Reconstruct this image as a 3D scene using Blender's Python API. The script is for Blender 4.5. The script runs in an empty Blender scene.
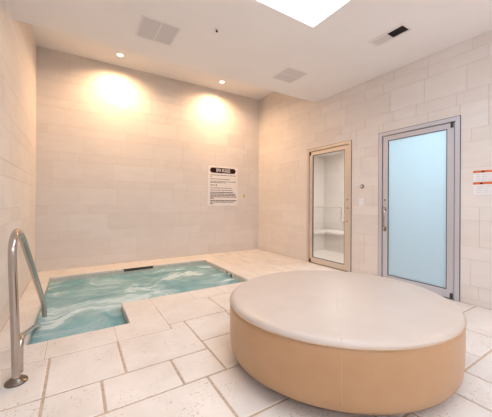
import bpy, bmesh, math, random
from mathutils import Vector, Matrix, noise
random.seed(7)
S = bpy.context.scene
C = S.collection
PI = math.pi
# ---------------------------------------------------------------- room dimensions
XL, XR, YB, YF = -0.572, 3.871, 5.648, -1.9
H1, H2, YE = 3.08, 3.733, 3.74          # main ceiling, raised strip, where it begins
PX0, PX1, PXM = -0.345, 2.21, 0.441     # pool outline (L shape)
PY0, PY1, PY2 = 3.4175, 5.12, 2.82
WZ = -0.085                              # water level

# ---------------------------------------------------------------- materials
def mat(name, col, rough=0.5, metal=0.0, **kw):
    m = bpy.data.materials.new(name); m.use_nodes = True
    b = m.node_tree.nodes['Principled BSDF']
    b.inputs['Base Color'].default_value = (*col, 1)
    b.inputs['Roughness'].default_value = rough
    b.inputs['Metallic'].default_value = metal
    for k, v in kw.items(): b.inputs[k.replace('_', ' ')].default_value = v
    return m
def nodes(m): return m.node_tree.nodes, m.node_tree.links, m.node_tree.nodes['Principled BSDF']
def ramp(N, stops):
    r = N.new('ShaderNodeValToRGB'); e = r.color_ramp.elements
    while len(e) < len(stops): e.new(0.5)
    for k, (p, c) in enumerate(stops):
        e[k].position = p; e[k].color = (*c, 1) if len(c) == 3 else c
    return r
def mixc(N, L, a, b, fac, mode='MIX'):
    x = N.new('ShaderNodeMix'); x.data_type = 'RGBA'; x.blend_type = mode
    for sock, v in ((x.inputs[0], fac), (x.inputs[6], a), (x.inputs[7], b)):
        if hasattr(v, 'links'): L.new(v, sock)
        elif isinstance(v, (int, float)): sock.default_value = v
        else: sock.default_value = (*v, 1)
    return x.outputs[2]
def noise_node(N, L, scale, detail=3, rough=0.5, dist=0.0, stretch=None):
    tc = N.new('ShaderNodeNewGeometry'); n = N.new('ShaderNodeTexNoise')
    src = tc.outputs['Position']
    if stretch:
        mp = N.new('ShaderNodeMapping'); mp.inputs['Scale'].default_value = stretch
        L.new(src, mp.inputs['Vector']); src = mp.outputs['Vector']
    L.new(src, n.inputs['Vector'])
    n.inputs['Scale'].default_value = scale; n.inputs['Detail'].default_value = detail
    n.inputs['Roughness'].default_value = rough; n.inputs['Distortion'].default_value = dist
    return n.outputs['Fac']
def bump(N, L, b, h, s, d=0.01):
    k = N.new('ShaderNodeBump'); k.inputs['Strength'].default_value = s; k.inputs['Distance'].default_value = d
    L.new(h, k.inputs['Height']); L.new(k.outputs['Normal'], b.inputs['Normal'])

def stone(name, col, rough, var=0.06, pits=0.0, grain=(1, 1, 1), tint_amt=0.10, bmp=0.15):
    """Limestone / travertine slabs: cloudy colour, small filled pits, a tint of its own for every tile."""
    m = mat(name, col, rough); N, L, b = nodes(m)
    at = N.new('ShaderNodeAttribute'); at.attribute_name = 'tint'
    base = ramp(N, [(0.0, tuple(c * (1 - tint_amt) * k for c, k in zip(col, (1.0, 0.985, 0.97)))), (1.0, tuple(min(1, c * (1 + tint_amt * .6)) for c in col))])
    L.new(at.outputs['Fac'], base.inputs['Fac'])
    cl = ramp(N, [(0.3, (1 - var * 1.6, 1 - var * 1.8, 1 - var * 2.1)), (0.7, (1 + 0, 1, 1))])
    L.new(noise_node(N, L, 3.2, 5, 0.6, 0.4, grain), cl.inputs['Fac'])
    col_o = mixc(N, L, base.outputs['Color'], cl.outputs['Color'], 1.0, 'MULTIPLY')
    if pits:
        big = noise_node(N, L, 5.0, 2)
        pn = noise_node(N, L, 58, 4, 0.7, 0.8)
        r1 = ramp(N, [(0.575, (0, 0, 0)), (0.66, (1, 1, 1))]); L.new(pn, r1.inputs['Fac'])
        r2 = ramp(N, [(0.46, (0, 0, 0)), (0.60, (1, 1, 1))]); L.new(big, r2.inputs['Fac'])
        mk = mixc(N, L, r1.outputs['Color'], r2.outputs['Color'], 1.0, 'MULTIPLY')
        mm = N.new('ShaderNodeMath'); mm.operation = 'MULTIPLY'; mm.inputs[1].default_value = pits
        L.new(mk, mm.inputs[0])
        col_o = mixc(N, L, col_o, (0.30, 0.21, 0.145), mm.outputs[0])
    L.new(col_o, b.inputs['Base Color'])
    bump(N, L, b, noise_node(N, L, 26, 4), bmp, 0.004)
    return m

M = {}
M['wall'] = stone('limestone_wall', (0.76, 0.72, 0.70), 0.62, 0.035, 0.0, (1, 1, 3.0), 0.035, 0.08)
M['wall_grout'] = mat('wall_grout', (0.60, 0.545, 0.50), 0.9)
M['floor'] = stone('travertine_floor', (0.83, 0.80, 0.79), 0.42, 0.09, 0.85, (1, 1, 1), 0.07, 0.3)
M['coping'] = stone('travertine_coping', (0.83, 0.785, 0.745), 0.45, 0.045, 0.25, (1, 1, 1), 0.035, 0.15)
M['floor_grout'] = mat('floor_grout', (0.46, 0.37, 0.30), 0.9)
N, L, b = nodes(M['floor_grout']); g = ramp(N, [(0.3, (0.42, 0.32, 0.24)), (0.7, (0.58, 0.46, 0.36))])
L.new(noise_node(N, L, 40, 3), g.inputs['Fac']); L.new(g.outputs['Color'], b.inputs['Base Color'])
def plaster(name, col):
    m = mat(name, col, 0.85); N, L, b = nodes(m)
    r = ramp(N, [(0.3, tuple(c * 0.96 for c in col)), (0.7, col)]); L.new(noise_node(N, L, 1.5, 4), r.inputs['Fac'])
    L.new(r.outputs['Color'], b.inputs['Base Color']); bump(N, L, b, noise_node(N, L, 90, 2), 0.08, 0.002)
    return m
M['ceiling'] = plaster('ceiling_paint', (0.90, 0.87, 0.86))
M['well'] = plaster('skylight_well_paint', (0.85, 0.84, 0.83))
M['white'] = mat('white_enamel', (0.80, 0.77, 0.75), 0.45)
M['vent_face'] = mat('vent_metal', (0.68, 0.63, 0.625), 0.5)
M['dark'] = mat('dark_metal', (0.035, 0.03, 0.03), 0.5)
M['alu'] = mat('satin_aluminium', (0.62, 0.63, 0.70), 0.38, 0.55)
N, L, b = nodes(M['alu']); bump(N, L, b, noise_node(N, L, 60, 2, 0.5, 0, (1, 1, 0.03)), 0.05, 0.001)
M['alu_warm'] = mat('champagne_aluminium', (0.68, 0.60, 0.53), 0.38, 0.5)
M['gasket'] = mat('black_gasket', (0.06, 0.055, 0.07), 0.6)
M['steel'] = mat('brushed_steel', (0.47, 0.42, 0.38), 0.18, 1.0)
N, L, b = nodes(M['steel']); bump(N, L, b, noise_node(N, L, 200, 2, 0.5, 0, (1, 1, 0.02)), 0.06, 0.0005)
M['steel_dark'] = mat('tarnished_steel', (0.22, 0.18, 0.15), 0.32, 1.0)
M['chrome'] = mat('polished_chrome', (0.80, 0.78, 0.76), 0.12, 1.0)
M['brass'] = mat('brass', (0.75, 0.55, 0.16), 0.35, 0.9)
M['sign'] = mat('white_sign_plastic', (0.84, 0.80, 0.80), 0.4)
M['ink'] = mat('dark_ink', (0.03, 0.012, 0.014), 0.9, Specular_IOR_Level=0.1)
M['ink_grey'] = mat('faded_ink', (0.58, 0.55, 0.56), 0.6)
M['paper'] = mat('white_placard', (0.80, 0.80, 0.82), 0.4)
M['orange'] = mat('orange_header', (0.66, 0.15, 0.05), 0.45)
M['steam_tile'] = stone('steam_room_tile', (0.82, 0.79, 0.76), 0.35, 0.02, 0, (1, 1, 1), 0.03, 0.05)
M['corridor'] = plaster('corridor_paint', (0.70, 0.76, 0.82))
# one leather in two tones: light on top and side put into colour
for key, nm, c0, c1 in (('leather', 'leather_lit_tone', (0.50, 0.42, 0.37), (0.53, 0.45, 0.40)), ('leather_shaded', 'leather_shade_tone', (0.455, 0.27, 0.14), (0.485, 0.295, 0.16))):
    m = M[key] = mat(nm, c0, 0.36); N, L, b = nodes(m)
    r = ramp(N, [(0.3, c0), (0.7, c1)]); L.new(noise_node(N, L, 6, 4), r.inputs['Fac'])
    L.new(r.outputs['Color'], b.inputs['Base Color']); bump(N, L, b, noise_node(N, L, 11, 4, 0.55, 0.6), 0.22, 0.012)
M['leather_seam'] = mat('seam_leather', (0.48, 0.32, 0.20), 0.45)
M['plinth'] = mat('dark_wood_plinth', (0.10, 0.07, 0.05), 0.5)
N, L, b = nodes(M['plinth']); r = ramp(N, [(0.3, (0.07, 0.045, 0.03)), (0.7, (0.13, 0.09, 0.06))])
L.new(noise_node(N, L, 8, 4, 0.6, 1, (1, 1, 8)), r.inputs['Fac']); L.new(r.outputs['Color'], b.inputs['Base Color'])
# pool finishes
m = M['basin'] = mat('pool_plaster', (0.30, 0.58, 0.60), 0.6)
def mosaic(name, col1, col2, mortar, size):
    m = mat(name, col1, 0.25); N, L, b = nodes(m)
    uv = N.new('ShaderNodeUVMap'); br = N.new('ShaderNodeTexBrick')
    L.new(uv.outputs['UV'], br.inputs['Vector'])
    br.offset = 0; br.inputs['Scale'].default_value = 1.0
    br.inputs['Brick Width'].default_value = size; br.inputs['Row Height'].default_value = size
    br.inputs['Mortar Size'].default_value = size * 0.06
    br.inputs['Color1'].default_value = (*col1, 1); br.inputs['Color2'].default_value = (*col2, 1)
    br.inputs['Mortar'].default_value = (*mortar, 1)
    L.new(br.outputs['Color'], b.inputs['Base Color']); return m
M['band'] = mosaic('waterline_mosaic', (0.56, 0.56, 0.50), (0.64, 0.64, 0.58), (0.55, 0.55, 0.5), 0.05)
# bubbling water: aerated turquoise with streaks of white foam
m = M['water'] = mat('bubbling_water', (0.2, 0.45, 0.45), 0.12); N, L, b = nodes(m)
b.inputs['IOR'].default_value = 1.33
geo = N.new('ShaderNodeNewGeometry')
w = N.new('ShaderNodeTexNoise'); w.inputs['Scale'].default_value = 1.7; w.inputs['Detail'].default_value = 3
L.new(geo.outputs['Position'], w.inputs['Vector'])
vm = N.new('ShaderNodeVectorMath'); vm.operation = 'MULTIPLY_ADD'
L.new(w.outputs['Color'], vm.inputs[0]); vm.inputs[1].default_value = (0.7, 0.7, 0); L.new(geo.outputs['Position'], vm.inputs[2])
mp = N.new('ShaderNodeMapping'); mp.inputs['Rotation'].default_value = (0, 0, math.radians(28)); mp.inputs['Scale'].default_value = (1.1, 1.6, 1)
L.new(vm.outputs[0], mp.inputs['Vector'])
n1 = N.new('ShaderNodeTexNoise'); n1.inputs['Scale'].default_value = 1.05; n1.inputs['Detail'].default_value = 6; n1.inputs['Roughness'].default_value = 0.62; n1.inputs['Distortion'].default_value = 1.2
L.new(mp.outputs['Vector'], n1.inputs['Vector'])
fr = ramp(N, [(0.38, (0, 0, 0)), (0.53, (0.32, 0.32, 0.32)), (0.68, (1, 1, 1))]); L.new(n1.outputs['Fac'], fr.inputs['Fac'])
tone = ramp(N, [(0.35, (0.14, 0.39, 0.47)), (0.65, (0.27, 0.55, 0.63))]); L.new(noise_node(N, L, 2.2, 4, 0.6, 1.0), tone.inputs['Fac'])
L.new(mixc(N, L, tone.outputs['Color'], (0.80, 0.93, 1.0), fr.outputs['Color']), b.inputs['Base Color'])
rr = ramp(N, [(0, (0.06,) * 3), (1, (0.5,) * 3)]); L.new(fr.outputs['Color'], rr.inputs['Fac']); L.new(rr.outputs['Color'], b.inputs['Roughness'])
bump(N, L, b, noise_node(N, L, 14, 4, 0.6, 1.5), 0.5, 0.02)
# part of the light passes down to the basin
mx = N.new('ShaderNodeMixShader'); tr = N.new('ShaderNodeBsdfTransparent'); tr.inputs[0].default_value = (0.5, 0.85, 0.87, 1)
inv = ramp(N, [(0, (0.25,) * 3), (1, (0.0,) * 3)]); L.new(fr.outputs['Color'], inv.inputs['Fac'])
L.new(inv.outputs['Color'], mx.inputs[0]); L.new(b.outputs[0], mx.inputs[1]); L.new(tr.outputs[0], mx.inputs[2])
L.new(mx.outputs[0], N['Material Output'].inputs['Surface'])
# glass
def thin_glass(name, tint, refl):
    m = bpy.data.materials.new(name); m.use_nodes = True; N = m.node_tree.nodes; L = m.node_tree.links; N.clear()
    o = N.new('ShaderNodeOutputMaterial'); mx = N.new('ShaderNodeMixShader'); t = N.new('ShaderNodeBsdfTransparent'); g = N.new('ShaderNodeBsdfGlossy')
    t.inputs[0].default_value = (*tint, 1); g.inputs['Roughness'].default_value = 0.02
    lw = N.new('ShaderNodeLayerWeight'); pw = N.new('ShaderNodeMath'); pw.operation = 'POWER'; pw.inputs[1].default_value = 5; lw.inputs['Blend'].default_value = 0.5
    f = N.new('ShaderNodeMath'); f.operation = 'MULTIPLY_ADD'; f.inputs[1].default_value = 0.9; f.inputs[2].default_value = refl
    L.new(lw.outputs['Facing'], pw.inputs[0]); L.new(pw.outputs[0], f.inputs[0]); L.new(f.outputs[0], mx.inputs[0]); L.new(t.outputs[0], mx.inputs[1]); L.new(g.outputs[0], mx.inputs[2]); L.new(mx.outputs[0], o.inputs[0]); return m
M['glass'] = thin_glass('clear_glass', (0.93, 0.93, 0.92), 0.05)
M['sky_glass'] = thin_glass('skylight_glass', (0.97, 0.98, 0.98), 0.04)
m = bpy.data.materials.new('frosted_glass'); m.use_nodes = True; N = m.node_tree.nodes; L = m.node_tree.links; N.clear()
o = N.new('ShaderNodeOutputMaterial'); t = N.new('ShaderNodeBsdfTranslucent'); t.inputs[0].default_value = (0.82, 0.90, 0.93, 1)
d = N.new('ShaderNodeBsdfDiffuse'); d.inputs[0].default_value = (0.70, 0.78, 0.86, 1)
g = N.new('ShaderNodeBsdfGlossy'); g.inputs['Roughness'].default_value = 0.15
m1 = N.new('ShaderNodeMixShader'); m1.inputs[0].default_value = 0.35; m2 = N.new('ShaderNodeMixShader'); fz = N.new('ShaderNodeValue'); fz.outputs[0].default_value = 0.06
L.new(t.outputs[0], m1.inputs[1]); L.new(d.outputs[0], m1.inputs[2]); L.new(fz.outputs[0], m2.inputs[0]); L.new(m1.outputs[0], m2.inputs[1]); L.new(g.outputs[0], m2.inputs[2]); L.new(m2.outputs[0], o.inputs[0])
M['frosted'] = m
def emit(name, col, s):
    m = bpy.data.materials.new(name); m.use_nodes = True; N = m.node_tree.nodes; L = m.node_tree.links; N.clear()
    o = N.new('ShaderNodeOutputMaterial'); e = N.new('ShaderNodeEmission'); e.inputs[0].default_value = (*col, 1); e.inputs[1].default_value = s
    L.new(e.outputs[0], o.inputs[0]); return m
M['bulb'] = emit('lamp_lens', (1.0, 0.88, 0.70), 9)
M['panel'] = emit('added_light_panel', (0.80, 0.92, 1.0), 2.0)

# ---------------------------------------------------------------- mesh helpers
def box(bm, p0, p1, bev=0.0, seg=2):
    x0, y0, z0 = [min(a, b) for a, b in zip(p0, p1)]; x1, y1, z1 = [max(a, b) for a, b in zip(p0, p1)]
    v = [bm.verts.new(c) for c in ((x0, y0, z0), (x1, y0, z0), (x1, y1, z0), (x0, y1, z0), (x0, y0, z1), (x1, y0, z1), (x1, y1, z1), (x0, y1, z1))]
    f = [bm.faces.new([v[i] for i in q]) for q in ((0, 3, 2, 1), (4, 5, 6, 7), (0, 1, 5, 4), (1, 2, 6, 5), (2, 3, 7, 6), (3, 0, 4, 7))]
    if bev:
        e = set(); [e.update(k.edges) for k in f]
        r = bmesh.ops.bevel(bm, geom=list(e), offset=bev, segments=seg, affect='EDGES', profile=0.5)
        return r['faces'] + [k for k in f if k.is_valid]
    return f
def tube(bm, pts, rad, seg=20, caps=True):
    """Round tube swept along a list of points."""
    pts = [Vector(p) for p in pts]; rings = []; prev = None
    for i, p in enumerate(pts):
        t = (pts[min(i + 1, len(pts) - 1)] - pts[max(i - 1, 0)]).normalized()
        if prev is None:
            n = t.orthogonal().normalized()
        else:
            n = (prev - t * prev.dot(t)).normalized()
        prev = n; bn = t.cross(n); r = rad[i] if isinstance(rad, (list, tuple)) else rad
        rings.append([bm.verts.new(p + (n * math.cos(a) + bn * math.sin(a)) * r) for a in [2 * PI * k / seg for k in range(seg)]])
    for a, b_ in zip(rings, rings[1:]):
        for k in range(seg):
            f = bm.faces.new((a[k], a[(k + 1) % seg], b_[(k + 1) % seg], b_[k])); f.smooth = True
    if caps: bm.faces.new(rings[0][::-1]); bm.faces.new(rings[-1])
def smooth_path(ctrl, n=8):
    """Catmull-Rom through control points."""
    P = [Vector(c) for c in ctrl]; P = [2 * P[0] - P[1]] + P + [2 * P[-1] - P[-2]]; out = []
    for i in range(1, len(P) - 2):
        for k in range(n):
            t = k / n; a, b_, c, d_ = P[i - 1:i + 3]
            out.append(0.5 * ((2 * b_) + (c - a) * t + (2 * a - 5 * b_ + 4 * c - d_) * t * t + (3 * b_ - a - 3 * c + d_) * t ** 3))
    return out + [P[-2]]
def lathe(bm, prof, center, seg=32, ax=(1, 1), rot=0.0, axis='z'):
    """Revolve (radius, height) pairs; ax squashes it into an ellipse."""
    cx, cy, cz = center; rings = []
    for r, h in prof:
        ring = []
        for k in range(seg):
            a = 2 * PI * k / seg; u, v = r * ax[0] * math.cos(a), r * ax[1] * math.sin(a)
            u, v = u * math.cos(rot) - v * math.sin(rot), u * math.sin(rot) + v * math.cos(rot)
            if axis == 'z': co = (cx + u, cy + v, cz + h)
            elif axis == 'x': co = (cx + h, cy + u, cz + v)
            else: co = (cx + u, cy + h, cz + v)
            ring.append(bm.verts.new(co))
        rings.append(ring)
    for a, b_ in zip(rings, rings[1:]):
        for k in range(seg):
            f = bm.faces.new((a[k], a[(k + 1) % seg], b_[(k + 1) % seg], b_[k])); f.smooth = True
    bm.faces.new(rings[0][::-1]); bm.faces.new(rings[-1])
    return rings
def obj(name, bm, m, parent=None, origin=None, recalc=True):
    if recalc: bmesh.ops.recalc_face_normals(bm, faces=bm.faces[:])
    if origin is None and parent is None and bm.verts:
        xs = [v.co.x for v in bm.verts]; ys = [v.co.y for v in bm.verts]; zs = [v.co.z for v in bm.verts]
        origin = Vector(((min(xs) + max(xs)) / 2, (min(ys) + max(ys)) / 2, min(zs)))
    if parent is not None: origin = Vector(parent['_o'])
    bmesh.ops.translate(bm, verts=bm.verts[:], vec=-Vector(origin))
    me = bpy.data.meshes.new(name); bm.to_mesh(me); bm.free()
    for k in (m if isinstance(m, (list, tuple)) else [m]): me.materials.append(k)
    o = bpy.data.objects.new(name, me); C.objects.link(o)
    if parent is not None: o.parent = parent; o['_o'] = tuple(origin)
    else: o.location = origin; o['_o'] = tuple(origin)
    return o
def thing(name, label, cat, loc, group=None):
    o = bpy.data.objects.new(name, None); C.objects.link(o); o.location = loc; o['_o'] = tuple(loc)
    o.empty_display_size = 0.1
    o['label'] = label; o['category'] = cat
    if group: o['group'] = group
    return o
def tag(o, label, cat, group=None, kind=None):
    o['label'] = label; o['category'] = cat
    if group: o['group'] = group
    if kind: o['kind'] = kind
    return o
def struct(name, bm, m, label=None):
    o = obj(name, bm, m, origin=(0, 0, 0)); o['kind'] = 'structure'
    if label: o['label'] = label
    return o

# ---------------------------------------------------------------- tiled walls
def tile_rects(u0, u1, v0, v1, start, holes, seed):
    rnd = random.Random(seed); out = []; v = start - 0.455 * 3; k = 0
    cuts = []
    while v < v1:
        for hgt in (0.15, 0.305):
            a, b_ = v, v + hgt; v = b_
            if b_ <= v0 + 0.004 or a >= v1 - 0.004: continue
            a, b_ = max(a, v0), min(b_, v1)
            u = u0 - rnd.choice((0.0, 0.1, 0.15, 0.23, 0.3, 0.4))
            while u < u1:
                w = rnd.choice((0.455, 0.61, 0.61, 0.76)) if hgt > 0.2 else rnd.choice((0.305, 0.455, 0.61))
                c, d_ = max(u, u0), min(u + w, u1); u += w
                if d_ - c > 0.004: out.append((c, d_, a, b_))
    # cut round the openings
    res = []
    for (c, d_, a, b_) in out:
        parts = [(c, d_, a, b_)]
        for (hu0, hu1, hv0, hv1) in holes:
            nxt = []
            for (c1, d1, a1, b1) in parts:
                if d1 <= hu0 or c1 >= hu1 or b1 <= hv0 or a1 >= hv1: nxt.append((c1, d1, a1, b1)); continue
                if c1 < hu0: nxt.append((c1, hu0, a1, b1))
                if d1 > hu1: nxt.append((hu1, d1, a1, b1))
                lo, hi = max(c1, hu0), min(d1, hu1)
                if a1 < hv0: nxt.append((lo, hi, a1, hv0))
                if b1 > hv1: nxt.append((lo, hi, hv1, b1))
            parts = nxt
        res += [p for p in parts if p[1] - p[0] > 0.006 and p[3] - p[2] > 0.006]
    return res
def wall(name, axis, pos, sign, u0, u1, v1, start, holes=(), seed=1, m=None, thick=0.12, v0=0.0, label=None, ext=True):
    """A stone tiled wall in the plane axis=pos; sign = the way the room lies."""
    bm = bmesh.new(); lay = bm.faces.layers.float.new('tint'); rnd = random.Random(seed * 31)
    def P(u, v, d_): return (pos + sign * d_, u, v) if axis == 'x' else (u, pos + sign * d_, v)
    # backing slab cut round the holes
    us = sorted({u0, u1, *[h[0] for h in holes], *[h[1] for h in holes]})
    for a, b_ in zip(us, us[1:]):
        top = [h for h in holes if h[0] <= a + 1e-6 and h[1] >= b_ - 1e-6]
        if top:
            h = top[0]; segs = [(h[3], v1)]
            if h[2] > v0 + 1e-3: segs.append((v0, h[2]))
        else: segs = [(v0, v1)]
        for (c, d_) in segs:
            ea = thick if (ext and a == u0) else 0; eb = thick if (ext and b_ == u1) else 0
            for f in box(bm, P(a - ea, c - (0.1 if c == v0 else 0), -thick), P(b_ + eb, d_ + (0.1 if d_ == v1 else 0), -0.004)): f.material_index = 1; f[lay] = 0.5
    g = 0.0013
    for (a, b_, c, d_) in tile_rects(u0, u1, v0, v1, start, holes, seed):
        t = rnd.random(); fs = box(bm, P(a + g, c + g, -0.006), P(b_ - g, d_ - g, rnd.uniform(-0.0006, 0.0002)))
        for f in fs: f[lay] = t
    return struct(name, bm, [m or M['wall'], M['wall_grout']], label)
DL = (2.914, 3.935, 0.0, 2.207); DR = (1.404, 2.433, 0.0, 2.212)
wall('wall_back', 'y', YB, -1, XL, XR, H2, 0.038, seed=3)
wall('wall_right', 'x', XR, -1, YF, YB, H2, 0.065, holes=[DR, DL], seed=11)
wall('wall_left', 'x', XL, 1, YF, YB, H2, 0.038, seed=5)
wall('wall_front', 'y', YF, 1, XL, XR, H1, 0.038, seed=8)

# ---------------------------------------------------------------- ceilings with skylight
SX0, SX1, SY0, SY1 = 0.75, 2.185, -0.55, 2.142
bm = bmesh.new()
for q in ((XL - .1, SX0, YF - .1, YE), (SX1, XR + .1, YF - .1, YE), (SX0, SX1, YF - .1, SY0), (SX0, SX1, SY1, YE)):
    box(bm, (q[0], q[2], H1), (q[1], q[3], H1 + 0.12))
box(bm, (XL - .1, YE - 0.10, H1 + 0.12), (XR + .1, YE, H2 + 0.1))
bmesh.ops.remove_doubles(bm, verts=bm.verts[:], dist=1e-5)
struct('ceiling', bm, M['ceiling'])
bm = bmesh.new(); box(bm, (XL - .1, YE, H2), (XR + .1, YB + .1, H2 + 0.1)); struct('ceiling', bm, M['ceiling'])
wn = bpy.data.objects.new('window_1', None); C.objects.link(wn); wn.location = (0, 0, 0); wn['_o'] = (0, 0, 0); wn['kind'] = 'structure'
bm = bmesh.new(); wt = 0.05; zt = H1 + 0.16
box(bm, (SX0 - wt, SY0 - wt, H1 + .12), (SX0, SY1 + wt, zt)); box(bm, (SX1, SY0 - wt, H1 + .12), (SX1 + wt, SY1 + wt, zt))
box(bm, (SX0, SY0 - wt, H1 + .12), (SX1, SY0, zt)); box(bm, (SX0, SY1, H1 + .12), (SX1, SY1 + wt, zt))
obj('skylight_well', bm, M['well'], wn)
bm = bmesh.new()
for q in ((SX0 - .06, SX0, SY0 - .06, SY1 + .06), (SX1, SX1 + .06, SY0 - .06, SY1 + .06), (SX0, SX1, SY0 - .06, SY0), (SX0, SX1, SY1, SY1 + .06)):
    box(bm, (q[0], q[2], zt), (q[1], q[3], zt + .05))
obj('window_frame', bm, M['white'], wn)
bm = bmesh.new(); box(bm, (SX0, SY0, zt + .02), (SX1, SY1, zt + .03)); obj('pane', bm, M['sky_glass'], wn)

# ---------------------------------------------------------------- floor: irregular travertine slabs
cop = []; til = []
GR = 0.008
def add(lst, x0, x1, y0, y1, keep=''): lst.append((x0, x1, y0, y1, keep))
# coping
CX, CY = 0.75, 2.50
for a, b_ in ((XL, -0.20), (-0.20, 0.30), (0.30, CX)): add(cop, a, b_, CY, PY2)
add(cop, PXM, CX, PY2, PY0, 'f'); 
for a, b_ in ((PXM, CX), ): pass
xs = [CX, 1.23, 1.62, 2.03, 2.51]
for a, b_ in zip(xs, xs[1:]): add(cop, a, b_, 3.10, PY0)
ys = [PY0, 3.86, 4.31, 4.76, PY1]
for a, b_ in zip(ys, ys[1:]): add(cop, PX1, 2.51, a, b_)
xs = [XL, PX0, 0.12, 0.58, 1.03, 1.48, 1.93, 2.51]
for a, b_ in zip(xs, xs[1:]): add(cop, a, b_, PY1, PY1 + 0.30); add(cop, a, b_, PY1 + 0.30, YB)
ys = [PY2, 3.32, 3.80, 4.26, 4.70, PY1]
for a, b_ in zip(ys, ys[1:]): add(cop, XL, PX0, a, b_)
# field slabs read from the photograph
def row(y0, y1, xs):
    for a, b_ in zip(xs, xs[1:]): add(til, a, b_, y0, y1)
row(2.01, 2.50, [XL, -0.165, 0.295, 0.90]); 
row(1.69, 2.01, [XL, -0.165, 0.143, 0.596, 0.90])
row(1.25, 1.69, [XL, 0.05, 0.75, 1.35, 1.80, 2.45, 3.085, XR])
row(2.60, 3.10, [CX, 1.375, 1.85, 2.51]); row(2.475, 2.60, [CX, 0.90])
row(2.145, 2.60, [0.90, 1.36, 2.00, 2.51]); row(1.69, 2.145, [0.90, 1.60, 2.06, 2.51])
row(0.81, 1.25, [XL, 0.30, 0.76, 1.40, 2.00, 2.62, 3.085, XR])
row(0.35, 0.81, [XL, -0.10, 0.52, 1.14, 1.60, 1.992, 2.305, 2.95, 3.40, XR])
rnd = random.Random(4); y = 0.35; k = 0
while y > YF:
    h = (0.32, 0.46, 0.46)[k % 3]; k += 1; y0 = max(y - h, YF); xs = [XL]
    while xs[-1] < XR - 0.7: xs.append(xs[-1] + rnd.choice((0.32, 0.46, 0.62)))
    row(y0, y, xs + [XR]); y = y0
y = 1.69
for k, y1 in enumerate((2.145, 2.60, 3.10, 3.52, 3.975, 4.42, 4.88, 5.32, YB)):
    xs = [2.51] + [(2.95, 3.41), (3.2,), (2.83, 3.29), (3.1, 3.56), (2.97, 3.43), (3.25,), (2.84, 3.3), (3.1, 3.56), (2.9, 3.4)][k] + () if False else [2.51, *((2.95, 3.41), (3.2,), (2.83, 3.29), (3.1, 3.56), (2.97, 3.43), (3.25,), (2.84, 3.3), (3.1, 3.56), (2.9, 3.4))[k], XR]
    row(y, y1, xs); y = y1
bm = bmesh.new(); lay = bm.faces.layers.float.new('tint'); rnd = random.Random(12)
def slab(x0, x1, y0, y1, mi, keep):
    g = GR if mi == 0 else 0.002
    t = rnd.random(); e = 0.0 if mi == 0 else 0.0
    n0 = set(bm.faces)
    fs = box(bm, (x0 + g, y0 + g, -0.035), (x1 - g, y1 - g, rnd.uniform(-0.0012, 0.0)), bev=0.006 if mi == 0 else 0.005, seg=2)
    for f in fs:
        if f.is_valid: f[lay] = t; f.material_index = mi
for q in til: slab(*q[:4], 0, q[4])
for q in cop: slab(*q[:4], 1, q[4])
# grout bed everywhere but over the pool
def bed(x0, x1, y0, y1):
    for f in box(bm, (x0, y0, -0.16), (x1, y1, -0.006)): f.material_index = 2; f[lay] = .5
bed(XL - .1, XR + .1, YF - .1, PY2 - .003); bed(XL - .1, PX0 - .003, PY2 - .003, YB + .1); bed(PXM + .003, XR + .1, PY2 - .003, PY0 - .003)
bed(PX1 + .003, XR + .1, PY0 - .003, YB + .1); bed(PX0 - .003, PX1 + .003, PY1 + .003, YB + .1)
struct('floor', bm, [M['floor'], M['coping'], M['floor_grout']])

# ---------------------------------------------------------------- spa pool
pool = thing('spa_pool', 'sunken L-shaped spa pool with mosaic waterline in the corner below the rules sign', 'pool', (0.9, 4.0, 0))
out = [(PX0, PY2), (PXM, PY2), (PXM, PY0), (PX1, PY0), (PX1, PY1), (PX0, PY1)]
def ringwall(bm, pts, z0, z1, thick, uvl=None):
    n = len(pts); d0 = 0
    def off(i, t):
        p0, p, p1 = Vector(pts[i - 1]), Vector(pts[i]), Vector(pts[(i + 1) % n])
        a = (p - p0).normalized(); b_ = (p1 - p).normalized(); na = Vector((a.y, -a.x)); nb = Vector((b_.y, -b_.x))
        return p + (na + nb) * t
    for i in range(n):
        j = (i + 1) % n; a, b_ = Vector(pts[i]), Vector(pts[j]); oa, ob = off(i, thick), off(j, thick); ln = (b_ - a).length
        q = [bm.verts.new((*p, z)) for z in (z0, z1) for p in (a, b_, ob, oa)]
        for k, ix in enumerate(((0, 1, 5, 4), (1, 2, 6, 5), (2, 3, 7, 6), (3, 0, 4, 7), (4, 5, 6, 7), (3, 2, 1, 0))):
            f = bm.faces.new([q[m_] for m_ in ix])
            if uvl:
                for lp in f.loops:
                    c = lp.vert.co; u = (Vector((c.x, c.y)) - a).dot((b_ - a) / ln); lp[uvl].uv = (u + d0, c.z)
        d0 += ln
bm = bmesh.new(); ringwall(bm, out, -1.05, -0.21, 0.08)
f = [bm.verts.new((x, y, -1.05)) for x, y in out]; bm.faces.new(f)
# entry steps inside the narrow arm, and the bench round the wide part
for k in range(3): box(bm, (PX0, PY2 + 0.3 * k, -1.05), (PXM, PY2 + 0.3 * (k + 1), -0.3 - 0.22 * k))
box(bm, (PXM, PY1 - 0.45, -1.05), (PX1, PY1, -0.5)); box(bm, (PX1 - 0.45, PY0, -1.05), (PX1, PY1 - 0.45, -0.5))
obj('basin', bm, M['basin'], pool)
bm = bmesh.new(); uvl = bm.loops.layers.uv.new('UVMap'); ringwall(bm, out, -0.21, -0.036, 0.003, uvl)
obj('waterline_tiles', bm, M['band'], pool)
bm = bmesh.new(); box(bm, (0.70, PY1 - 0.004, -0.048), (1.19, PY1 + 0.0, -0.006)); 
box(bm, (0.68, PY1 - 0.010, -0.008), (1.21, PY1 + 0.0, -0.002))
sk = obj('skimmer_slot', bm, M['dark'], pool); sk['label'] = 'dark skimmer slot'
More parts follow.
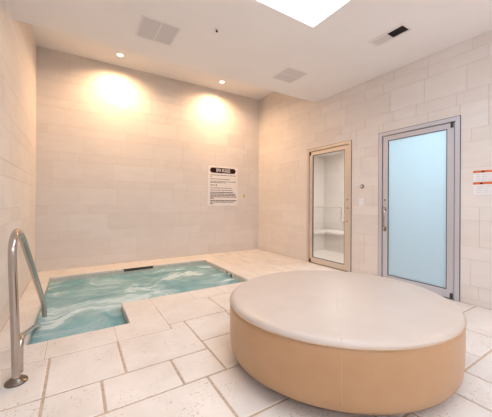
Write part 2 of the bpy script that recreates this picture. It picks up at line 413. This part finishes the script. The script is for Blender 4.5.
# depth marker tiles on the right-hand side
def text_mesh(txt, size, ext=0.0):
    cu = bpy.data.curves.new('t', 'FONT'); cu.body = txt; cu.size = size; cu.align_x = 'CENTER'; cu.align_y = 'CENTER'; cu.extrude = ext
    cu.offset = size * 0.02
    o = bpy.data.objects.new('t', cu); C.objects.link(o); bpy.context.view_layer.update()
    me = bpy.data.meshes.new_from_object(o.evaluated_get(bpy.context.evaluated_depsgraph_get()))
    bpy.data.objects.remove(o); bpy.data.curves.remove(cu); return me
def text_obj(name, txt, size, m, parent, mtx, sx=1.0):
    me = text_mesh(txt, size, 0.0008)
    me.transform(mtx @ Matrix.Diagonal((sx, 1, 1, 1))); me.transform(Matrix.Translation(-Vector(parent['_o'])))
    me.name = name; me.materials.append(m); o = bpy.data.objects.new(name, me); C.objects.link(o); o.parent = parent; o['_o'] = parent['_o']; return o
mz = -0.062
for y_, txt in ((4.315, '3'), (4.163, 'FT')):
    bm = bmesh.new(); box(bm, (PX1 - 0.004, y_ - 0.07, mz - 0.04), (PX1, y_ + 0.07, mz + 0.028)); t_ = obj('marker_tile', bm, M['sign'], pool)
    text_obj('marking', txt, 0.085, M['ink'], t_, Matrix.Translation((PX1 - 0.005, y_, mz - 0.006)) @ Matrix.Rotation(-PI / 2, 4, 'Z') @ Matrix.Rotation(PI / 2, 4, 'X'))
bm = bmesh.new(); box(bm, (PX1 - 0.004, 4.002 - 0.06, mz - 0.04), (PX1, 4.002 + 0.06, mz + 0.028)); t_ = obj('marker_tile', bm, M['sign'], pool)
bm = bmesh.new(); cc = [(PX1 - 0.006, 4.002 + 0.030 * math.cos(a), mz - 0.006 + 0.030 * math.sin(a)) for a in [2 * PI * k / 24 for k in range(25)]]
tube(bm, cc, 0.006, 6); tube(bm, [(PX1 - 0.006, 4.023, mz + 0.015), (PX1 - 0.006, 3.981, mz - 0.027)], 0.005, 6)
obj('marking', bm, M['ink'], t_)
# water surface
bm = bmesh.new(); n = 0.045; grid = {}
def inside(x, y): return PX0 - 1e-6 <= x <= PX1 + 1e-6 and PY2 - 1e-6 <= y <= PY1 + 1e-6 and not (x > PXM + 1e-6 and y < PY0 - 1e-6)
def axisvals(a, marks, b_):
    ms = [a, *marks, b_]; o_ = []
    for p, q in zip(ms, ms[1:]):
        k = max(1, round((q - p) / n)); o_ += [p + (q - p) * i / k for i in range(k)]
    return o_ + [b_]
e_ = 0.004
XS = axisvals(PX0 + e_, [PXM - e_], PX1 - e_); YS = axisvals(PY2 + e_, [PY0 + e_], PY1 - e_)
def wv(x, y):
    q = Vector((x * 2.2, y * 3.4, 0)); a = noise.noise(q + Vector((noise.noise(q * .7), 0, 0))); b_ = noise.noise(Vector((x * 7, y * 9, 3)))
    return WZ + 0.014 * a + 0.007 * b_
for i, x in enumerate(XS):
    for j, y in enumerate(YS):
        if inside(x, y) and not (x > PXM - e_ + 1e-6 and y < PY0 + e_ - 1e-6): grid[i, j] = bm.verts.new((x, y, wv(x, y)))
for (i, j) in list(grid):
    if all(k in grid for k in ((i + 1, j), (i + 1, j + 1), (i, j + 1))):
        f = bm.faces.new((grid[i, j], grid[i + 1, j], grid[i + 1, j + 1], grid[i, j + 1])); f.smooth = True
o = obj('pool_water', bm, M['water'], origin=(0.9, 4.2, WZ)); tag(o, 'bubbling turquoise water with white foam filling the spa pool', 'water', kind='stuff')

# ---------------------------------------------------------------- steel grab rail
rail = thing('grab_rail', 'tall bent stainless steel grab rail at the pool edge by the left wall', 'handrail', (-0.325, 2.273, 0))
path = [(-0.325, 2.273, 0.0), (-0.330, 2.268, 0.25), (-0.338, 2.260, 0.55), (-0.345, 2.255, 0.80), (-0.346, 2.278, 0.895), (-0.345, 2.36, 0.952), (-0.343, 2.46, 0.950), (-0.340, 2.57, 0.895),
        (-0.336, 2.68, 0.82), (-0.315, 3.08, 0.490), (-0.297, 3.54, 0.125), (-0.292, 3.64, 0.02), (-0.290, 3.665, -0.10), (-0.290, 3.67, -0.45), (-0.290, 3.67, -0.72)]
bm = bmesh.new(); tube(bm, smooth_path(path, 8), 0.0235, 24); obj('rail', bm, M['steel'], rail)
path = [(-0.318, 2.335, 0.03), (-0.318, 2.335, 0.16), (-0.318, 2.345, 0.215), (-0.318, 2.40, 0.235), (-0.318, 2.52, 0.205), (-0.318, 3.0, 0.065), (-0.319, 3.30, -0.035), (-0.319, 3.41, -0.075), (-0.319, 3.44, -0.14), (-0.319, 3.44, -0.40)]
bm = bmesh.new(); tube(bm, smooth_path(path, 7), 0.0205, 20); obj('brace', bm, M['steel'], rail)
bm = bmesh.new(); lathe(bm, [(0.060, 0.0), (0.060, 0.008), (0.056, 0.013), (0.036, 0.017), (0.033, 0.030), (0.026, 0.032)], (-0.325, 2.273, 0.0), 40); fl = obj('floor_flange', bm, M['steel_dark'], rail); fl['label'] = 'dark tarnished round flange'

# ---------------------------------------------------------------- ottoman
OC = (1.751, 1.454); A_, B_, TH = 0.842, 0.768, -0.362; ZS = 0.417
ot = thing('ottoman', 'large round leather ottoman with light and shade painted into its top and side in the middle of the floor', 'ottoman', (OC[0], OC[1], 0))
def ell(bm, prof, seg=128):
    rings = []
    for k_, z in prof:   # inset from the full outline, height
        ring = []
        for i in range(seg):
            a = 2 * PI * i / seg; u, v = max(A_ - k_, 0.001) * math.cos(a), max(B_ - k_, 0.001) * math.sin(a)
            ring.append(bm.verts.new((OC[0] + u * math.cos(TH) - v * math.sin(TH), OC[1] + u * math.sin(TH) + v * math.cos(TH), z)))
        rings.append(ring)
    for a, b_ in zip(rings, rings[1:]):
        for k in range(seg):
            f = bm.faces.new((a[k], a[(k + 1) % seg], b_[(k + 1) % seg], b_[k])); f.smooth = True
    bm.faces.new(rings[0][::-1]); bm.faces.new(rings[-1])
bm = bmesh.new(); ell(bm, [(0.12, 0.062), (0.05, 0.062), (0.030, 0.066), (0.018, 0.075), (0.009, 0.095), (0.003, 0.15), (0.0, 0.25), (0.0, 0.38), (0.001, ZS - 0.002)]); sd = obj('side_panel', bm, M['leather_shaded'], ot); sd['label'] = 'leather side, shade painted into its tan colour'
prof = [(0.001, ZS - 0.002), (0.001, ZS + 0.004), (0.006, ZS + 0.014), (0.014, ZS + 0.023), (0.027, ZS + 0.030), (0.05, ZS + 0.034), (0.12, ZS + 0.038), (0.25, ZS + 0.042), (0.45, ZS + 0.045), (0.70, ZS + 0.046)]
bm = bmesh.new(); ell(bm, prof); tp = obj('seat_cushion', bm, M['leather'], ot); tp['label'] = 'leather top, light painted into its pale colour'
def epoint(a, k_, z):
    u, v = (A_ - k_) * math.cos(a), (B_ - k_) * math.sin(a)
    return (OC[0] + u * math.cos(TH) - v * math.sin(TH), OC[1] + u * math.sin(TH) + v * math.cos(TH), z)
bm = bmesh.new(); tube(bm, [epoint(2 * PI * k / 160, -0.0005, ZS + 0.001) for k in range(161)], 0.0035, 8, False)
sa = min([2 * PI * k / 720 for k in range(720)], key=lambda a: (Vector(epoint(a, 0, ZS)) - Vector((1.165, 0.931, ZS))).length)
for da in (0, PI):
    tube(bm, [epoint(sa + da, 0.0012 + (0.003 if z < .15 else 0) + (0.006 if z < .08 else 0), z) for z in (0.10, 0.14, 0.25, 0.38, ZS)], 0.0022, 8)
obj('seam', bm, M['leather_seam'], ot)
bm = bmesh.new(); pa, pb = Vector(epoint(sa, 0, 0)), Vector(epoint(sa + PI, 0, 0)); L_ = (pb - pa).length; pts = []
def topz(k_):
    for (k0, z0), (k1, z1) in zip(prof, prof[1:]):
        if k0 <= k_ <= k1: return z0 + (z1 - z0) * (k_ - k0) / max(k1 - k0, 1e-6)
    return prof[-1][1]
for i in range(61):
    f_ = i / 60; q = pa.lerp(pb, f_); k_ = min(f_, 1 - f_) * L_; pts.append((q.x, q.y, topz(k_) - 0.0004))
tube(bm, pts, 0.0016, 8); obj('seam', bm, M['leather'], ot)
bm = bmesh.new(); ell(bm, [(0.15, 0.0), (0.15, 0.064)], 96); pl = obj('plinth', bm, M['plinth'], ot); pl['label'] = 'dark recessed plinth'

# ---------------------------------------------------------------- doors
def door(name, y0, y1, ztop, hinge_low, m, glass, handle):
    """Framed glass door in the right wall; y0 < y1; hinge_low: hinged on the y0 side."""
    d = bpy.data.objects.new(name, None); C.objects.link(d); d.location = (XR, (y0 + y1) / 2, 0); d['_o'] = tuple(d.location); d['kind'] = 'structure'
    x0, x1 = XR - 0.012, XR + 0.10; fw = 0.05
    bm = bmesh.new()
    box(bm, (x0, y0, 0), (x1, y0 + fw, ztop), .002); box(bm, (x0, y1 - fw, 0), (x1, y1, ztop), .002); box(bm, (x0, y0 + fw, ztop - fw), (x1, y1 - fw, ztop), .002)
    # door stop behind the leaf
    box(bm, (XR + .055, y0 + fw, 0), (x1, y0 + fw + .02, ztop - fw)); box(bm, (XR + .055, y1 - fw - .02, 0), (x1, y1 - fw, ztop - fw)); box(bm, (XR + .055, y0 + fw, ztop - fw - .02), (x1, y1 - fw, ztop - fw))
    obj('door_frame', bm, m, d)
    bm = bmesh.new(); box(bm, (XR, y0 + .002, 0.0), (x1, y1 - .002, 0.008)); obj('threshold', bm, M['steel_dark'], d)
    # dark outline bead against the stone
    bm = bmesh.new(); e = 0.007
    box(bm, (x0 + .006, y0 - e, 0), (XR + .01, y0 + .0, ztop + e)); box(bm, (x0 + .006, y1, 0), (XR + .01, y1 + e, ztop + e)); box(bm, (x0 + .006, y0, ztop), (XR + .01, y1, ztop + e))
    obj('sealant_bead', bm, M['gasket'], d)
    bm = bmesh.new(); jx = XR + .030
    box(bm, (jx, y0 + fw - .001, .01), (jx + .025, y0 + fw + .012, ztop - fw)); box(bm, (jx, y1 - fw - .012, .01), (jx + .025, y1 - fw + .001, ztop - fw)); box(bm, (jx, y0 + fw, ztop - fw - .012), (jx + .025, y1 - fw, ztop - fw + .001))
    obj('door_seal', bm, M['gasket'], d)
    a, b_, zb, zt_ = y0 + fw + .010, y1 - fw - .010, 0.014, ztop - fw - .010; st, rt, rb = 0.074, 0.065, 0.095
    lx0, lx1 = XR + .000, XR + .029
    bm = bmesh.new()
    box(bm, (lx0, a, zb), (lx1, a + st, zt_), .002); box(bm, (lx0, b_ - st, zb), (lx1, b_, zt_), .002)
    box(bm, (lx0, a + st, zt_ - rt), (lx1, b_ - st, zt_), .002); box(bm, (lx0, a + st, zb), (lx1, b_ - st, zb + rb), .002)
    leaf = obj('door_leaf', bm, m, d)
    bm = bmesh.new(); g = .009
    ya, yb, za, zc = a + st, b_ - st, zb + rb, zt_ - rt
    for q in ((ya, ya + g, za, zc), (yb - g, yb, za, zc), (ya, yb, za, za + g), (ya, yb, zc - g, zc)): box(bm, (lx0 + .004, q[0], q[2]), (lx1 - .002, q[1], q[3]))
    obj('glazing_gasket', bm, M['gasket'], leaf)
    bm = bmesh.new(); box(bm, (XR + .012, ya + .002, za + .002), (XR + .020, yb - .002, zc - .002)); pn = obj('pane', bm, glass, leaf)
    hy = (a + .022) if hinge_low else (b_ - .022)
    for z in (zb + .03, zt_ - .03):
        bm = bmesh.new(); box(bm, (XR - .014, hy - .014, z - .03), (XR + .006, hy + .014, z + .03), .004)
        box(bm, (XR - .018, hy - .006, z - .036), (XR - .010, hy + .006, z + .036), .002); obj('pivot_hinge', bm, M['dark'], d)
    handle(leaf, a, b_, st)
    return d
def pull_left(leaf, a, b_, st):
    y = a + .012; ztop_, zbot = 1.078, 0.845
    bm = bmesh.new(); tube(bm, smooth_path([(XR + .004, y, ztop_), (XR - .115, y + .012, ztop_), (XR - .136, y + .016, ztop_ - .02), (XR - .138, y + .017, (ztop_ + zbot) / 2), (XR - .136, y + .016, zbot + .02), (XR - .115, y + .012, zbot), (XR + .004, y, zbot)], 6), .0095, 14)
    lathe(bm, [(.02, .0), (.02, .006), (.012, .008)], (XR - .004, y, ztop_), 20, axis='x'); lathe(bm, [(.02, .0), (.02, .006), (.012, .008)], (XR - .004, y, zbot), 20, axis='x')
    obj('pull_handle', bm, M['chrome'], leaf)
    bm = bmesh.new(); zz = 1.085; yo = b_ - st * .5
    tube(bm, smooth_path([(XR + .05, y, zz), (XR + .10, y, zz), (XR + .115, y + .02, zz), (XR + .115, (y + yo) / 2, zz), (XR + .115, yo - .02, zz), (XR + .10, yo, zz), (XR + .05, yo, zz)], 6), .011, 14)
    obj('push_bar', bm, M['white'], leaf)
    bm = bmesh.new(); lathe(bm, [(.012, 0), (.012, .008), (.006, .01)], (XR - .004, y, 1.22), 16, axis='x'); obj('lock_cylinder', bm, M['steel_dark'], leaf)
def pull_right(leaf, a, b_, st):
    y = b_ - st * .45; zt_, zb = 1.070, 0.785
    bm = bmesh.new(); tube(bm, smooth_path([(XR + .004, y, zt_), (XR - .04, y - .008, zt_), (XR - .062, y - .02, zt_ - .025), (XR - .066, y - .024, (zt_ + zb) / 2), (XR - .062, y - .02, zb + .025), (XR - .04, y - .008, zb), (XR + .004, y, zb)], 6), .0125, 14)
    for z in (zt_, zb): box(bm, (XR - .006, y - .022, z - .035), (XR + .005, y + .022, z + .035), .004)
    obj('pull_handle', bm, M['steel'], leaf)
    bm = bmesh.new(); lathe(bm, [(.013, 0), (.013, .008), (.006, .01)], (XR - .005, y, 1.21), 16, axis='x'); obj('lock_cylinder', bm, M['steel_dark'], leaf)
door('door_1', DL[0] + .004, DL[1] - .004, DL[3] - .004, False, M['alu_warm'], M['glass'], pull_left)
door('door_2', DR[0] + .004, DR[1] - .004, DR[3] - .004, True, M['alu'], M['frosted'], pull_right)

# ---------------------------------------------------------------- rooms behind the two doors
WX = XR + 0.125   # back of the wall
# steam room behind the clear door
wall('wall_steam_far', 'x', 5.75, -1, 2.3, 5.3, 2.5, 0.0, seed=21, m=M['steam_tile'])
wall('wall_steam_side', 'y', 2.55, 1, WX, 5.75, 2.5, 0.0, seed=22, m=M['steam_tile'])
wall('wall_steam_end', 'y', 5.2, -1, WX, 5.75, 2.5, 0.0, seed=23, m=M['steam_tile'])
bm = bmesh.new(); box(bm, (XR - .0, 2.43, -.12), (5.87, 5.32, -.002)); struct('floor', bm, M['steam_tile'])
bm = bmesh.new(); box(bm, (WX, 2.43, 2.42), (5.87, 5.32, 2.52)); struct('ceiling', bm, M['well'])
bm = bmesh.new(); bb = [(WX, 4.62, 0), (5.75, 4.62, 0)]
box(bm, (4.6, 4.7, 0), (5.735, 5.185, .40)); box(bm, (5.22, 2.57, 0), (5.735, 4.7, .40)); box(bm, (4.55, 4.65, .40), (5.735, 5.185, .46), .008); box(bm, (5.17, 2.57, .40), (5.735, 4.65, .46), .008)
o = obj('steam_bench', bm, M['steam_tile']); tag(o, 'pale tiled corner bench in the room behind the clear glass door', 'bench')
# lit corridor behind the frosted door
bm = bmesh.new()
box(bm, (5.4, 0.7, 0), (5.5, 2.45, 2.5)); struct('wall_corridor_far', bm, M['corridor'])
bm = bmesh.new(); box(bm, (WX, 0.7, 0), (5.4, 0.8, 2.5)); struct('wall_corridor_side', bm, M['corridor'])
bm = bmesh.new(); box(bm, (WX, 2.425, 0), (5.4, 2.43, 2.5)); bm.free()
bm = bmesh.new(); box(bm, (WX, 2.44, -.002), (5.5, 2.543, 2.5)); struct('wall_corridor_end', bm, M['corridor'])
bm = bmesh.new(); box(bm, (XR, 0.7, -.12), (5.5, 2.43, -.002)); struct('floor', bm, M['steam_tile'])
bm = bmesh.new(); box(bm, (WX, 0.7, 2.5), (5.5, 2.54, 2.6)); struct('ceiling', bm, M['corridor'])

# ---------------------------------------------------------------- ceiling fittings
def vent(x0, x1, y0, y1, label, axis_split='x', pane_m=None):
    t = thing('ceiling_vent', label, 'vent', ((x0 + x1) / 2, (y0 + y1) / 2, H1)); fr = 0.016; z = H1
    bm = bmesh.new()
    for q in ((x0 - fr, x0 + .004, y0 - fr, y1 + fr), (x1 - .004, x1 + fr, y0 - fr, y1 + fr), (x0, x1, y0 - fr, y0 + .004), (x0, x1, y1 - .004, y1 + fr)): box(bm, (q[0], q[2], z - .006), (q[1], q[3], z), .002)
    xm, ym = (x0 + x1) / 2, (y0 + y1) / 2
    if axis_split == 'x': box(bm, (xm - .007, y0, z - .008), (xm + .007, y1, z))
    else: box(bm, (x0, ym - .005, z - .008), (x1, ym + .005, z))
    obj('frame', bm, M['white'], t)
    bm = bmesh.new(); box(bm, (x0, y0, z - .0015), (x1, y1, z)); obj('backing', bm, pane_m or M['vent_back'], t)
    bm = bmesh.new(); k = 18
    for i in range(k):
        y = y0 + (y1 - y0) * (i + .5) / k
        vs = [bm.verts.new(c) for c in ((x0, y - .009, z - .002), (x1, y - .009, z - .002), (x1, y + .007, z - .006), (x0, y + .007, z - .006))]; bm.faces.new(vs)
        vs2 = [bm.verts.new((v.co.x, v.co.y, v.co.z + .0012)) for v in vs]; bm.faces.new(vs2[::-1])
    obj('louvre', bm, M['vent_face'], t)
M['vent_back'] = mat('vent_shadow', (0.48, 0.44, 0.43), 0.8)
vent(0.575, 0.955, 2.94, 3.31, 'twin-panel pale return air grille in the ceiling at the upper left', 'x')
vent(2.538, 2.89, 2.955, 3.325, 'square pale ceiling air grille above the clear glass door', 'y')
t = thing('slot_diffuser', 'narrow ceiling air register, half open black and half closed white, near the skylight', 'vent', (3.03, 1.79, H1))
bm = bmesh.new(); sx0, sx1, sy0, sy1, sm = 2.965, 3.092, 1.60, 1.965, 1.775
for q in ((sx0 - .035, sx0, sy0 - .025, sy1 + .025), (sx1, sx1 + .035, sy0 - .025, sy1 + .025), (sx0, sx1, sy0 - .025, sy0), (sx0, sx1, sy1, sy1 + .025)): box(bm, (q[0], q[2], H1 - .006), (q[1], q[3], H1), .002)
obj('frame', bm, M['white'], t)
bm = bmesh.new(); box(bm, (sx0, sy0, H1 - .0015), (sx1, sm, H1)); obj('open_slot', bm, M['dark'], t)
bm = bmesh.new(); box(bm, (sx0, sm, H1 - .004), (sx1, sy1, H1)); obj('closed_slot', bm, M['vent_face'], t)
bm = bmesh.new()
for i in range(9):
    y = sy0 + (sm - sy0) * (i + .5) / 9; box(bm, (sx0, y - .0015, H1 - .008), (sx1, y + .0015, H1 - .001))
obj('louvre', bm, M['ink'], t)
t = thing('fire_sprinkler', 'tiny dark fire sprinkler head in the ceiling', 'sprinkler', (1.308, 2.735, H1))
bm = bmesh.new(); lathe(bm, [(.030, 0), (.030, -.004), (.018, -.008)], (1.308, 2.735, H1), 24); obj('escutcheon', bm, M['white'], t)
bm = bmesh.new(); lathe(bm, [(.009, -.006), (.009, -.014), (.005, -.016), (.005, -.024), (.014, -.025), (.014, -.027), (.003, -.028)], (1.308, 2.735, H1), 20); obj('sprinkler_head', bm, M['dark'], t)

def downlight(x, y, z, label, watts, warm, group=None, tilt=0.0):
    t = thing('recessed_downlight', label, 'ceiling light', (x, y, z), group)
    bm = bmesh.new(); rings = []
    for r, h in ((.072, 0), (.072, -.004), (.055, -.006), (.050, -.002), (.050, 0)):
        rings.append([bm.verts.new((x + r * math.cos(a), y + r * math.sin(a), z + h)) for a in [2 * PI * k / 32 for k in range(32)]])
    for a, b_ in zip(rings, rings[1:]):
        for k in range(32): f = bm.faces.new((a[k], a[(k + 1) % 32], b_[(k + 1) % 32], b_[k])); f.smooth = True
    obj('trim_ring', bm, M['white'], t)
    bm = bmesh.new(); lathe(bm, [(.052, -.0005), (.045, -.003), (.02, -.0045)], (x, y, z), 32); obj('lamp_lens', bm, M['bulb'], t)
    ld = bpy.data.lights.new('downlight_lamp', 'SPOT'); ld.energy = watts; ld.color = warm; ld.spot_size = math.radians(162); ld.spot_blend = 0.9; ld.shadow_soft_size = 0.045
    lo = bpy.data.objects.new('downlight_lamp', ld); C.objects.link(lo); lo.parent = t; lo.location = (0, 0, -0.012); lo.rotation_euler = (tilt, 0, 0)
WARM = (1.0, 0.63, 0.34)
downlight(0.632, 5.221, H2, 'glowing recessed ceiling downlight above the left of the pool', 300, WARM, None, 0.0)
downlight(2.626, 5.221, H2, 'glowing recessed ceiling downlight above the rules sign', 300, WARM, None, 0.0)
# three unseen downlights added behind the camera as fill for the room
for (x, y) in ((0.35, -1.0), (1.65, -1.2), (3.1, -1.0)):
    downlight(x, y, H1, 'added unseen recessed fill downlight over the near end of the room', 45, (1.0, 0.82, 0.68), 'added fill downlights over the near end of the room')

# two unseen uplighters added at the near end to brighten ceiling and walls
for (x, w_) in ((0.25, 'left'), (3.05, 'right')):
    t = thing('added_sconce', 'added half-round fill uplighter, out of view, on the ' + w_ + ' of the near end wall', 'fill light', (x, YF, 1.95))
    bm = bmesh.new(); box(bm, (x - .06, YF + .001, 1.95), (x + .06, YF + .015, 2.13), .004); obj('back_plate', bm, M['steel'], t)
    bm = bmesh.new(); lathe(bm, [(.03, 0.0), (.06, .015), (.085, .06), (.095, .12), (.09, .12), (.08, .06), (.055, .02), (.02, .008)], (x, YF + .112, 1.96), 32); obj('shade', bm, M['white'], t)
    ld = bpy.data.lights.new('fill_lamp', 'POINT'); ld.energy = 80; ld.color = (0.93, 0.94, 1.0); ld.shadow_soft_size = 0.05
    lo = bpy.data.objects.new('fill_lamp', ld); C.objects.link(lo); lo.parent = t; lo.location = (0, .112, .22)

# ---------------------------------------------------------------- wall fittings
# spa rules sign
SXa, SXb, SZa, SZb = 2.490, 3.268, 1.080, 1.985
sg = thing('rules_sign', 'white spa rules sign with a dark title banner on the back wall', 'sign', ((SXa + SXb) / 2, YB, SZa))
bm = bmesh.new(); box(bm, (SXa, YB - .012, SZa), (SXb, YB - .0005, SZb), .003); obj('panel', bm, M['sign'], sg)
w_ = SXb - SXa; h_ = SZb - SZa
U = lambda u: SXa + u * w_; V = lambda v: SZb - v * h_
bm = bmesh.new(); pts = [(.06, .105), (.12, .04), (.875, .04), (.935, .105), (.875, .17), (.12, .17)]
a_ = [bm.verts.new((U(u), YB - .0135, V(v))) for u, v in pts]; c_ = [bm.verts.new((U(u), YB - .0115, V(v))) for u, v in pts]
bm.faces.new(a_); bm.faces.new(c_[::-1])
for i in range(6): bm.faces.new((a_[i], a_[(i + 1) % 6], c_[(i + 1) % 6], c_[i]))
bn_ = obj('banner', bm, M['ink'], sg); bn_['label'] = 'dark pointed title banner'
text_obj('title', 'SPA RULES', 0.105, M['sign'], bn_, Matrix.Translation((U(.50), YB - .0145, V(.105))) @ Matrix.Rotation(PI / 2, 4, 'X'), 0.74)
# lines of small print (too small to read in the photo)
rnd = random.Random(9)
lines = [(.225, .93, 1), (.262, .14, 1), (.325, .72, 1), (.385, .95, 1), (.415, .58, 1), (.48, .24, 1.4), (.55, .78, 1), (.605, .82, 1), (.66, .85, 1.5), (.70, .93, 1.5), (.735, .93, 1.5), (.775, .95, 1.5), (.81, .20, 1.5), (.865, .95, 1.6), (.905, .88, 1.6), (.945, .18, 1.6)]
for v, ue, th in lines:
    u = 0.085; bm = bmesh.new()
    while u < ue - 0.01:
        l = min(rnd.uniform(.03, .095), ue - u); t2 = .0056 * th
        box(bm, (U(u), YB - .0130, V(v) - t2), (U(u + l), YB - .0118, V(v) + t2)); u += l + .014
    obj('text_line', bm, M['ink'], sg)
bm = bmesh.new(); box(bm, (U(.262), YB - .013, V(.505)), (U(.285), YB - .0118, V(.45)))
obj('text_mark', bm, M['ink'], sg)
# two placards on the right wall
for k, (zt2, zb2) in enumerate(((1.540, 1.412), (1.408, 1.266))):
    ya, yb = 1.279, 0.83
    pc = thing('wall_placard', ('upper' if k == 0 else 'lower') + ' white placard with an orange header, of the two on the right wall', 'sign', (XR, (ya + yb) / 2, zb2), None)
    bm = bmesh.new(); box(bm, (XR - .006, yb, zb2), (XR - .0003, ya, zt2), .001); obj('panel', bm, M['paper'], pc)
    bm = bmesh.new(); box(bm, (XR - .0075, yb, zt2 - .026), (XR - .0055, ya, zt2)); hd = obj('header', bm, M['orange'], pc)
    bm = bmesh.new(); ym = ya - (.09 if k == 0 else .075); zc = zt2 - .013
    vs = [bm.verts.new(c) for c in ((XR - .0082, ym + .02, zc - .010), (XR - .0082, ym - .02, zc - .010), (XR - .0082, ym, zc + .011))]; bm.faces.new(vs)
    vs2 = [bm.verts.new((v.co.x + .001, v.co.y, v.co.z)) for v in vs]; bm.faces.new(vs2[::-1])
    obj('warning_symbol', bm, M['ink'], hd)
    for j in range(4):
        bm = bmesh.new(); z = zt2 - .048 - j * .022; y = ya - .03
        while y > yb + .05:
            l = rnd.uniform(.03, .07); box(bm, (XR - .0068, y - l, z - .0028), (XR - .0056, y, z + .0028)); y -= l + .012
        obj('text_line', bm, M['ink_grey'], pc)
# brass plate beside the rules sign
bm = bmesh.new(); box(bm, (3.435, YB - .008, 1.275), (3.470, YB - .0003, 1.365), .002); bb = obj('brass_plate', bm, M['brass']); tag(bb, 'tiny brass hook plate on the back wall right of the rules sign', 'wall plate')
bm = bmesh.new(); tube(bm, smooth_path([(3.4525, YB - .006, 1.34), (3.4525, YB - .03, 1.335), (3.4525, YB - .034, 1.315), (3.4525, YB - .022, 1.30)], 5), .004, 10); obj('hook', bm, M['brass'], bb)
# round sensor and switch plate between the doors
kb = thing('round_sensor', 'small round dark button on the wall between the two doors', 'button', (XR, 2.715, 1.427))
bm = bmesh.new(); lathe(bm, [(.034, 0), (.034, -.008), (.028, -.012)], (XR, 2.715, 1.427), 28, axis='x'); obj('ring', bm, M['steel_dark'], kb)
bm = bmesh.new(); lathe(bm, [(.022, -.010), (.022, -.018), (.014, -.021)], (XR, 2.715, 1.427), 24, axis='x'); obj('button', bm, M['alu'], kb)
sp = thing('switch_plate', 'small white switch plate below the round button', 'light switch', (XR, 2.715, 1.18))
bm = bmesh.new(); box(bm, (XR - .007, 2.665, 1.122), (XR - .0003, 2.765, 1.238), .002); obj('plate', bm, M['paper'], sp)
bm = bmesh.new(); box(bm, (XR - .011, 2.695, 1.148), (XR - .006, 2.735, 1.212), .002); obj('rocker', bm, M['paper'], sp)

# unseen lamp panels added to light the side rooms
for (nm, x, y, z, sx_, sy_, label) in (('added_panel_light', 4.75, 1.62, 2.5, .9, 1.2, 'added flat ceiling light panel in the corridor behind the frosted door'), ('added_panel_light', 4.75, 3.7, 2.42, .6, .6, 'added flat ceiling light panel in the room behind the clear glass door')):
    t = thing(nm, label, 'ceiling light', (x, y, z))
    bm = bmesh.new(); box(bm, (x - sx_ / 2 - .02, y - sy_ / 2 - .02, z - .02), (x + sx_ / 2 + .02, y + sy_ / 2 + .02, z)); obj('housing', bm, M['white'], t)
    bm = bmesh.new(); box(bm, (x - sx_ / 2, y - sy_ / 2, z - .026), (x + sx_ / 2, y + sy_ / 2, z - .02)); obj('diffuser', bm, M['panel'], t)
    ld = bpy.data.lights.new('added_panel_lamp', 'AREA'); ld.shape = 'RECTANGLE'; ld.size = sx_; ld.size_y = sy_
    ld.energy, ld.color = ((36, (0.66, 0.91, 1.0)) if y < 2.5 else (44, (1.0, 0.94, 0.90)))
    lo = bpy.data.objects.new('added_panel_lamp', ld); C.objects.link(lo); lo.parent = t; lo.location = (0, 0, -.03)

# ---------------------------------------------------------------- daylight
w = bpy.data.worlds.new('World'); S.world = w; w.use_nodes = True
bg = w.node_tree.nodes['Background']; bg.inputs[0].default_value = (0.80, 0.90, 1.0, 1); bg.inputs[1].default_value = 8.5
pd = bpy.data.lights.new('skylight_portal', 'AREA'); pd.shape = 'RECTANGLE'; pd.size = SX1 - SX0; pd.size_y = SY1 - SY0; pd.cycles.is_portal = True
po = bpy.data.objects.new('skylight_portal', pd); C.objects.link(po); po.location = ((SX0 + SX1) / 2, (SY0 + SY1) / 2, zt + 0.015)

# ---------------------------------------------------------------- camera
cd = bpy.data.cameras.new('camera'); cam = bpy.data.objects.new('camera', cd); C.objects.link(cam)
cd.sensor_fit = 'HORIZONTAL'; cd.sensor_width = 36; cd.lens = 272.348 * 36 / 492; cd.clip_start = 0.02
yaw, pit, roll = 0.5562, 0.001, 0.0052
d = Vector((math.sin(yaw) * math.cos(pit), math.cos(yaw) * math.cos(pit), math.sin(pit)))
r = Vector((math.cos(yaw), -math.sin(yaw), 0)); u = r.cross(d)
r2 = math.cos(roll) * r + math.sin(roll) * u; u2 = -math.sin(roll) * r + math.cos(roll) * u
cam.matrix_world = Matrix(((r2.x, u2.x, -d.x, 0), (r2.y, u2.y, -d.y, 0), (r2.z, u2.z, -d.z, 1.17), (0, 0, 0, 1)))
cd.shift_y = -6.78 / 492
S.camera = cam
S.view_settings.view_transform = 'Standard'; S.view_settings.look = 'None'; S.view_settings.gamma = 1.0
S.view_settings.use_curve_mapping = False; S.view_settings.exposure = -0.44
for o in bpy.data.objects:
    if '_o' in o: del o['_o']
